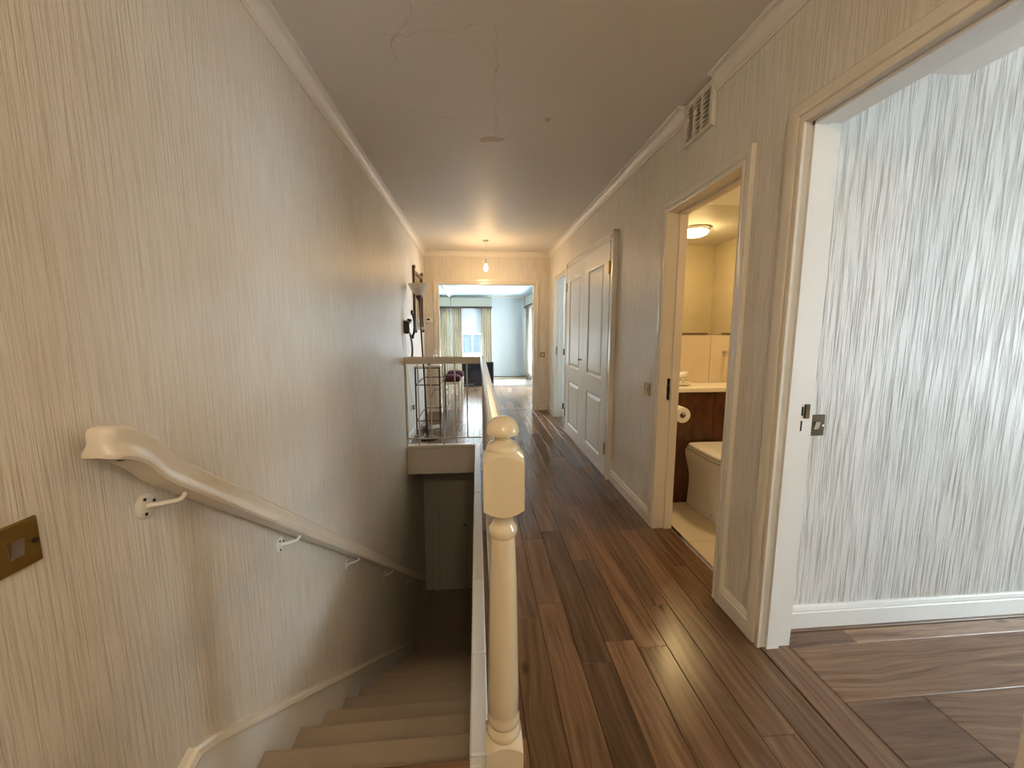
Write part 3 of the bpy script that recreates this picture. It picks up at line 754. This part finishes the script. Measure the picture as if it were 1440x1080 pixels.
MB().bbox(XR2+.002-2.0, BX-2.0, BY-.012-2.93, MY-2.93-.001, 0, .032, .003).build('slab', 'stone', ct)
mr = thing('bathroom_mirror', 'large frameless mirror above the bathroom ledge', 'mirror', (2.0, MY, 1.267))
MB().box(XR2+.002-2, BX-2, -.001, .010, 0, BC-1.267).build('glass', 'mirror_b', mr)
MB().bbox(XR2+.15-2, 1.83-2, -.010, -.0015, .002, .010, .001).build('reflection_strip', 'brass_dk', mr)  # solid dark strips standing in for a reflection low in the mirror
MB().bbox(1.95-2, 2.2-2, -.010, -.0015, .002, .010, .001).build('reflection_strip', 'brass_dk', mr)
# ceiling lamp
t = thing('bathroom_ceiling_lamp', 'round lit flush lamp on the bathroom ceiling', 'light', (2.06, 2.38, BC))
MB().lathe([(.13, 0), (.13, -.022), (.120, -.028), (.112, -.028)], (0,0,0), 32).build('rim', 'chrome', t)
MB().lathe([(.118, -.026), (.116, -.040), (.105, -.058), (.075, -.072), (.035, -.079), (0, -.080)], (0,0,0), 32).build('diffuser', 'bathlamp', t)
# toilet
def dring(w, l, yb, z, n=28, xc=0.0):
    """D outline: straight back at y=yb, rounded front towards -y"""
    r = [(xc+w, yb, z), (xc-w, yb, z)] ; pts = []
    pts.append((xc-w, yb, z)); 
    st_ = l-w*1.25
    for k in range(n+1):
        a = PI+PI*k/n; pts.append((xc+w*math.cos(a), yb-st_+1.25*w*math.sin(a), z))
    pts.append((xc+w, yb, z)); return pts
to = thing('toilet', 'cream back-to-wall toilet with closed lid', 'toilet', (1.73, BY-.27, 0))
bw = MB().loft([dring(w_, l_, .27, z_) for (w_, l_, z_) in ((.152, .47, .002), (.148, .465, .08), (.143, .455, .17), (.146, .45, .23), (.163, .47, .30), (.182, .515, .37), (.187, .53, .41), (.185, .53, .425))])
bowl = bw.build('bowl', 'ceramic', to)
MB().loft([dring(w_, l_, .255, z_) for (w_, l_, z_) in ((.178, .50, .428), (.184, .515, .434), (.184, .515, .446), (.176, .50, .448))]).build('seat', 'ceramic', to)
MB().loft([dring(w_, l_, .235, z_) for (w_, l_, z_) in ((.180, .495, .450), (.185, .503, .455), (.184, .50, .468), (.172, .485, .478), (.10, .35, .480))]).build('lid', 'ceramic', to)
for s in (-1, 1): MB().lathe([(0, -.004), (.007, -.003), (.008, 0)], (s*.1535, -.06, .055), 10, 'x').build('fixing_cap', 'chrome', to)
# paper roll and holder
t = thing('toilet_roll_holder', 'chrome toilet roll holder on the dark wood boxing', 'holder', (1.447, BY, .716))
MB().lathe([(.018, 0), (.018, -.005), (.007, -.008), (.007, -.125), (.011, -.128), (0, -.130)], (0,0,0), 16, 'y').build('post', 'chrome', t)
t = thing('toilet_roll', 'white toilet roll hanging beside the toilet', 'toilet paper', (1.447, BY-.012, .702))
MB().lathe([(.021, 0), (.021, -.105), (.055, -.105), (.056, -.100), (.056, -.005), (.055, 0), (.021, 0)], (0,0,0), 32, 'y').build('paper', 'paperroll', t)
MB().lathe([(.0205, -.002), (.0205, -.106)], (0,0,0), 20, 'y').build('core', 'grout', t)
for o in t.children:
    if o.name.startswith('core'):
        me = o.data; import bmesh as _b; bm = _b.new(); bm.from_mesh(me); _b.ops.delete(bm, geom=[f for f in bm.faces if len(f.verts) > 4], context='FACES_ONLY'); bm.to_mesh(me); bm.free()
# dish, its contents and tap
t = thing('soap_dish', 'shallow beige oval dish on the bathroom ledge', 'dish', (1.57, 2.94, .880))
MB().lathe([(.035, 0), (.050, .004), (.068, .016), (.072, .024), (.068, .024), (.050, .010), (0, .007)], (0,0,0), 28).build('bowl', 'stone', t)
for i in range(14):
    a = i*2.4; r = .008+.0026*i
    c = (1.562+r*math.cos(a), 2.94+r*math.sin(a), .901+.011*(i % 4))
    o = MB().lathe([(0, -.008), (.006, -.005), (.008, 0), (.006, .005), (0, .008)], (0,0,0), 10).build('silver_bead', 'chrome', None, c); tag(o, 'small silver bead heaped in the beige soap dish', 'bead', 'beads in the soap dish')
t = thing('soap_box', 'small white box lying tilted on top of the soap dish', 'box', (1.555, 2.94, .962), (0, math.radians(-14), .2))
MB().bbox(-.045, .045, -.03, .03, -.012, .012, .003).build('body', 'white', t); MB().lathe([(.004, -.0315), (.004, -.029)], (.028, 0, 0), 8, 'y').build('stud', 'dark', t)
t = thing('wall_tap', 'small chrome spout on the tiled wall above the ledge', 'tap', (1.985, MY, 1.115))
MB().bbox(-.022, .022, -.006, 0, -.022, .022, .002).build('plate', 'chrome', t); MB().bbox(-.010, .010, -.12, -.005, -.006, .008, .002).build('spout', 'chrome', t)

# ------------------------------------------------------------------ sun room beyond
SX0, SX1, SY, SC, PY, PZ = -.63, 1.36, 10.10, 2.14, 9.42, .13
fs2 = struct(B(SX0, SX1, YF2, PY, -.30, -.016).build('floor_sunroom', 'walnut_dark'), 'walnut plank floor of the sun room', 'floor')
lay(fs2, SX0, SX1, YF2, PY, .1255, 'walnut_far')
pl = struct(MB().box(SX0, SX1, PY, SY, -.3, PZ).build('floor_platform', 'carpet'), 'low raised platform under the sun room windows', 'platform')
MB().bbox(SX0, SX1, PY-.016, PY, 0, PZ+.004, .003).build('fascia', 'gloss_w', pl)
struct(B(SX0-.1, SX0, YF2, SY+.1, -.3, SC+.2).build('wall_sunroom_left', 'sun_wall'), 'left wall of the sun room', 'wall')
mg = thing('wall_mirror', 'tall mirror covering the left wall of the sun room', 'mirror', (SX0+.006, 8.5, 0))
for k in range(3):
    a = YF2+.03+k*1.17; MB().bbox(-.005, .004, a+.001-8.5, a+1.168-8.5, .02, SC-.10, .001).build('mirror_panel', 'mirror', mg)
mm = MB(); mm.box(SX0-.1, -.58, SY, SY+.12, -.3, SC+.2); mm.box(.36, SX1+.1, SY, SY+.12, -.3, SC+.2); mm.box(-.58, .36, SY, SY+.12, -.3, .25); mm.box(-.58, .36, SY, SY+.12, 1.9, SC+.2)
struct(mm.build('wall_sunroom_end', 'sun_wall'), 'end wall of the sun room with a window', 'wall')
mm = MB(); mm.box(SX1, SX1+.12, YF2, 7.9, -.3, SC+.2); mm.box(SX1, SX1+.12, 9.7, SY+.1, -.3, SC+.2); mm.box(SX1, SX1+.12, 7.9, 9.7, -.3, .25); mm.box(SX1, SX1+.12, 7.9, 9.7, 1.9, SC+.2)
struct(mm.build('wall_sunroom_right', 'sun_wall'), 'right wall of the sun room with a window', 'wall')
struct(B(SX0-.1, SX1+.1, YF2, SY+.1, SC, SC+.1).build('ceiling_sunroom', 'sun_ceil'), 'pale sun room ceiling', 'ceiling')
cove('x', SY, SX0, SX1, SC, -1, .06, 'trim_6', 'gloss_w', .05, 'white cornice over the sun room window')
cove('y', SX0+.011, YF2, SY, SC, 1, .06, 'trim_7', 'gloss_w', .05, 'white cornice over the sun room mirror')
struct(MB().bbox(.40, SX1, SY-.014, SY, PZ, PZ+.012, .002).build('baseboard_sunroom', 'dark'), 'dark strip at the foot of the sun room end wall', 'skirting')
w1 = struct(empty('window_1'), 'sun room window with a half-drawn roller blind', 'window')
wf = MB()
for a, b_ in ((-.58, -.54), (-.13, -.09), (.32, .36)): wf.box(a, b_, SY+.02, SY+.07, .25, 1.9)
wf.box(-.58, .36, SY+.02, SY+.07, .25, .29); wf.box(-.58, .36, SY+.02, SY+.07, 1.86, 1.9); wf.box(-.58, .36, SY+.02, SY+.07, 1.185, 1.215)
wf.build('window_frame', 'gloss_w', w1)
for a, b_ in ((-.54, -.13), (-.09, .32)):
    B(a, b_, SY+.043, SY+.047, .29, 1.185).build('pane', 'glass', w1); B(a, b_, SY+.043, SY+.047, 1.215, 1.86).build('pane', 'glass', w1)
w5 = struct(empty('window_4'), 'sun room side window behind the right curtain', 'window')
wf = MB()
for a, b_ in ((7.9, 7.95), (8.78, 8.82), (9.65, 9.70)): wf.box(SX1+.03, SX1+.08, a, b_, .25, 1.9)
wf.box(SX1+.03, SX1+.08, 7.9, 9.7, .25, .30); wf.box(SX1+.03, SX1+.08, 7.9, 9.7, 1.85, 1.9); wf.build('window_frame', 'gloss_w', w5)
B(SX1+.053, SX1+.057, 7.95, 8.78, .30, 1.85).build('pane', 'glass', w5); B(SX1+.053, SX1+.057, 8.82, 9.65, .30, 1.85).build('pane', 'glass', w5)
t = thing('roller_blind', 'white roller blind pulled halfway down the sun room window', 'blind', (-.13, SY-.027, 1.25))
MB().box(-.32, .32, -.002, .002, 0, .63).build('cloth', 'blind', t); MB().bbox(-.32, .32, -.008, .008, -.022, 0, .003).build('bottom_bar', 'gloss_w', t)
MB().lathe([(.018, -.33), (.018, .33)], (0, 0, .65), 14, 'x').build('roller', 'gloss_w', t)
def curtain(label, loc, width, z0, z1, axis='x', folds=7):
    t = thing('curtain', label, 'curtain', loc)
    n = folds*10; vs = []; fs = []; rows = 8
    for j in range(rows+1):
        zz = z0+(z1-z0)*j/rows; fl_ = 1.0-.15*(j/rows)
        for i in range(n+1):
            u = i/n; a = u*folds*2*PI; d = .042*math.sin(a+.6*math.sin(j*.5))*(1-.25*j/rows)
            w_ = (u-.5)*width*fl_ + .01*math.sin(a*2)
            vs.append((w_, d, zz-loc[2]) if axis == 'x' else (d, w_, zz-loc[2]))
    for j in range(rows):
        for i in range(n): fs.append((j*(n+1)+i, j*(n+1)+i+1, (j+1)*(n+1)+i+1, (j+1)*(n+1)+i))
    mb = MB().add(vs, fs, True); o = mb.build('cloth', 'curtain', t)
    uv = o.data.uv_layers.new(name='UVMap')
    for p in o.data.polygons:
        for li in p.loop_indices:
            vi = o.data.loops[li].vertex_index; uv.data[li].uv = ((vi % (n+1))/n, (vi//(n+1))/rows)
    o.modifiers.new('solid', 'SOLIDIFY').thickness = .003
    return t
curtain('striped cream curtain hanging between the mirror and the sun room window', (-.475, SY-.125, PZ), .28, PZ+.005, 1.827, 'x', 5)
curtain('striped cream curtain hanging between the sun room window and the bare wall', (.235, SY-.13, PZ), .29, PZ+.005, 1.827, 'x', 5)
curtain('striped cream curtain on the right wall of the sun room', (SX1-.13, 9.62, PZ), .62, PZ+.005, 1.827, 'y', 9)
def pelmet(label, loc, dims, end):
    t = thing('pelmet', label, 'pelmet', loc); a, b_, c = dims
    MB().bbox(-a/2, a/2, -b_/2, b_/2, 0, c, .004).build('box', 'pelmet', t)
    MB().bbox(-a/2-.004, a/2+.004, -b_/2-.004, b_/2+.004, -.026, .012, .004).build('braid', 'braid', t)
pelmet('pale fabric pelmet with brown braid over the sun room window', (-.122, SY-.125, 1.855), (.99, .14, .22), 0)
pelmet('pale fabric pelmet with brown braid over the right sun room window', (SX1-.105, 8.90, 1.855), (.18, 2.10, .22), 0)
# television
t = thing('television', 'black television on its stand below the sun room window', 'television', (.01, 9.34, 0))
MB().bbox(-.36, .37, -.035, .035, .06, .565, .006).build('case', 'black', t); B(-.335, .345, -.0365, -.034, .10, .54).build('screen', plain('tv_screen', (.008, .010, .014), .08), t)
MB().bbox(-.09, .09, -.02, .02, .012, .07, .003).build('neck', 'black', t); MB().bbox(-.36, .37, -.07, .07, 0, .03, .004).build('base', 'black', t)
# burgundy stools
def stool(label, x, y):
    t = thing('stool', label, 'stool', (x, y, 0))
    hw_ = .145
    for sx in (-1, 1):
        for sy in (-1, 1):
            MB().lathe([(.012, 0), (.014, .02), (.011, .05), (.016, .30), (.020, .36), (.014, .375), (.021, .39), (.021, .45)], (sx*(hw_-.02), sy*(hw_-.02), 0), 12).build('leg', 'stool_leg', t)
    ap = MB(); 
    for s in (-1, 1): ap.box(-hw_+.02, hw_-.02, s*(hw_-.02)-.008, s*(hw_-.02)+.008, .40, .45); ap.box(s*(hw_-.02)-.008, s*(hw_-.02)+.008, -hw_+.02, hw_-.02, .40, .45)
    ap.build('apron', 'stool_leg', t)
    rings = []
    for (k_, z) in ((.94, .45), (1.04, .465), (1.06, .495), (1.0, .525), (.85, .545), (.5, .558), (.1, .562)):
        ring = []
        for i in range(32):
            a = 2*PI*i/32; c, s = math.cos(a), math.sin(a); q = hw_*k_/(abs(c)**5+abs(s)**5)**.2
            ring.append((c*q, s*q, z))
        rings.append(ring)
    MB().loft(rings).build('seat_cushion', 'burgundy', t)
MT['stool_leg'] = plain('cream_leg_paint', (.78, .74, .60), .35)
stool('burgundy velvet stool with cream turned legs at the sun room doorway', -.43, 6.80)
stool('burgundy velvet stool with cream legs standing behind the other stool', -.40, 7.48)

# ------------------------------------------------------------------ hall furniture behind the rail
# torchiere
t = thing('floor_lamp', 'slim dark floor lamp with frosted bowl shade leaning by the stair rail', 'lamp', (-.60, 4.80, 0), (0, math.radians(-2.0), 0))
MB().lathe([(.115, 0), (.118, .006), (.112, .016), (.03, .024), (.012, .034)], (0,0,0), 32).build('base', 'black', t)
MB().lathe([(.010, .03), (.010, 1.64)], (0,0,0), 12).build('pole', 'bronze', t)
MB().lathe([(.010, 1.60), (.012, 1.635), (.030, 1.66), (.040, 1.69), (.041, 1.70), (.0, 1.70)], (0,0,0), 20).build('cup', 'bronze', t)
MB().lathe([(.040, 1.695), (.062, 1.725), (.098, 1.785), (.116, 1.825), (.117, 1.828), (.114, 1.828), (.095, 1.788), (.058, 1.73), (.036, 1.70)], (0,0,0), 36).build('shade', 'shade', t)
# console table
CXa, CXb, CYa, CYb, CZ = -.765, -.470, 5.04, 5.90, .845
t = thing('console_table', 'narrow bronze metal console with white top against the left wall', 'table', (-.617, 5.47, 0))
def cb(mb, name, mat, p=t):
    mb.v = [(v_[0]+.617, v_[1]-5.47, v_[2]) for v_ in mb.v]; return mb.build(name, mat, p)
for x in (CXa, CXb):
    for y in (CYa, CYb): cb(MB().bbox(x-.009, x+.009, y-.009, y+.009, 0, CZ, .002), 'leg', 'bronze')
for (z, nm) in ((.62, 'middle_rail'), (.165, 'shelf_frame'), (CZ-.012, 'top_frame')):
    m = MB()
    for y in (CYa, CYb): m.box(CXa, CXb, y-.006, y+.006, z-.006, z+.006)
    for x in (CXa, CXb): m.box(x-.006, x+.006, CYa, CYb, z-.006, z+.006)
    cb(m, nm, 'bronze')
cb(MB().bbox(CXa-.012, CXb+.012, CYa-.012, CYb+.012, CZ, CZ+.02, .004), 'table_top', 'gloss_w')
# ornament and box on the console
t = thing('ornament', 'small white figurine on the console table', 'figurine', (-.545, 5.30, CZ+.02))
MB().lathe([(.030, 0), (.030, .012), (.018, .02), (.022, .05), (.030, .08), (.024, .11), (.012, .125), (.018, .145), (.020, .16), (.012, .178), (0, .182)], (0,0,0), 20).build('body', 'ceramic', t)
MB().lathe([(.012, 0), (.008, .03), (.0, .05)], (.022, 0, .09), 10).build('arm', 'ceramic', t)
t = thing('trinket_box', 'little brown box on the console table by the stair rail', 'box', (-.60, 5.12, CZ+.02)); MB().bbox(-.022, .022, -.03, .03, 0, .018, .002).build('base', 'veneer', t); MB().bbox(-.024, .024, -.032, .032, .018, .028, .003).build('lid', 'veneer', t)
# under the console: adaptor and black cable
t = thing('power_adaptor', 'white power strip lying under the console table', 'power strip', (-.56, 5.32, 0), (0, 0, .5))
MB().bbox(-.075, .075, -.026, .026, .0, .045, .006).build('case', 'white', t)
for k in (-1, 0, 1): MB().lathe([(.016, .045), (.016, .047)], (k*.045, 0, 0), 14).build('socket', 'dark', t)
cable = [(-.68+.055*math.cos(a*.9)*(1-.02*a), 5.20+.06*math.sin(a*.9), .006+.0022*a) for a in range(0, 26)]
o = MB().tube(cable, .006, 7).build('cable', 'black'); tag(o, 'coiled black cable on the floor under the console table', 'cable')
cable = [(-.60+.10*math.cos(PI*k/12), 5.95, .10+.34*math.sin(PI*k/12)) for k in range(13)]
cable[0] = (-.50, 5.95, .006); cable[-1] = (-.70, 5.95, .006)
o = MB().tube(cable, .004, 6).build('cable', 'black'); tag(o, 'thin black cable looping up behind the console table', 'cable')
# mirror on the left wall
t = thing('framed_mirror', 'narrow gilt framed mirror on the left wall behind the floor lamp', 'mirror', (XL, 5.66, 1.69))
for s in (-1, 1):
    MB().bbox(.004, .032, s*.36-.026, s*.36+.026, -.40, .40, .005).build('stile', 'gilt', t)
MB().bbox(.004, .030, -.34, .34, .33, .37, .005).build('rail', 'gilt', t); MB().bbox(.004, .030, -.34, .34, -.385, -.345, .005).build('rail', 'gilt', t)
B(.004, .012, -.34, .34, -.35, .335).build('glass', 'mirror', t)
for s in (-1, 1):
    for z in (-.40, .40): MB().lathe([(.0, -.028), (.018, -.02), (.022, 0), (.016, .018), (0, .026)], (.020, s*.36, z), 14).build('finial', 'gilt', t)
# telephone
t = thing('wall_telephone', 'black antique wall telephone with hanging receiver beside the stair rail', 'telephone', (XL, 4.62, 1.36))
MB().bbox(0, .055, -.075, .075, -.10, .045, .012).build('body', 'black', t)
MB().lathe([(.055, .055), (.055, .062), (.040, .066), (.020, .068)], (0, 0, -.03), 24, 'x').build('dial', 'chrome', t)
MB().bbox(.03, .075, -.035, .035, .03, .065, .008).build('cradle', 'black', t)
rc = MB().tube([(.085, .01, .13), (.098, .005, .09), (.108, 0, .03), (.108, 0, -.03), (.098, .005, -.09), (.085, .01, -.125)], [.012, .013, .013, .013, .013, .012], 12)
rc.lathe([(.012, 0), (.026, .006), (.028, .022), (.020, .028)], (.068, .01, .135), 18, 'x'); rc.lathe([(.012, 0), (.024, .006), (.028, .022), (.022, .028)], (.068, .01, -.13), 18, 'x')
rc.build('receiver', 'black', t)
cord = []
for k in range(120):
    u = k/119; cord.append((.055+.010*math.cos(k*1.1)+.02*math.sin(u*PI), .012*math.sin(k*1.1), -.10-.34*u))
MB().tube(cord, .005, 6).build('curly_cord', 'black', t)
MB().tube([(.012, -.03, -.09), (.010, -.02, -.3), (.012, .05, -.6), (.012, .26, -.94)], .003, 6).build('line_cable', 'white', t)
# socket with plug
t = thing('wall_socket', 'white wall socket with a plugged-in adaptor low on the left wall', 'socket', (XL, 4.90, .37))
MB().bbox(0, .010, -.07, .07, -.043, .043, .003).build('plate', 'white', t); MB().bbox(.010, .045, -.025, .025, -.03, .03, .006).build('plug', plain('grey_plug', (.45, .45, .43), .5), t)
MB().tube([(.03, 0, -.03), (.03, 0, -.2), (.035, -.01, -.33), (.06, .0, -.362)], .004, 6).build('plug_cable', 'white', t)

# ------------------------------------------------------------------ outside the sun room window
ob = thing('apartment_building', 'blue-grey rendered building with rows of windows outside the sun room window', 'building', (-1.5, 34, -.6))
B(-9, 9, 0, 8, 0, 1.62).build('wall', 'render', ob)
for i in range(12):
    for j in range(2): MB().box(-7.5+i*1.2, -6.8+i*1.2, -.06, .02, .25+j*.65, .65+j*.65).build('window', 'winglass', ob)
MB().bbox(-9.3, 9.3, -.3, 8.3, 1.62, 1.72, .03).build('roof', 'render', ob)
struct(B(-40, 40, 11, 60, -.8, -.6).build('floor_outside', plain('pale_paving', (.62, .62, .62), .9)), 'pale paving outside the sun room window', 'paving')
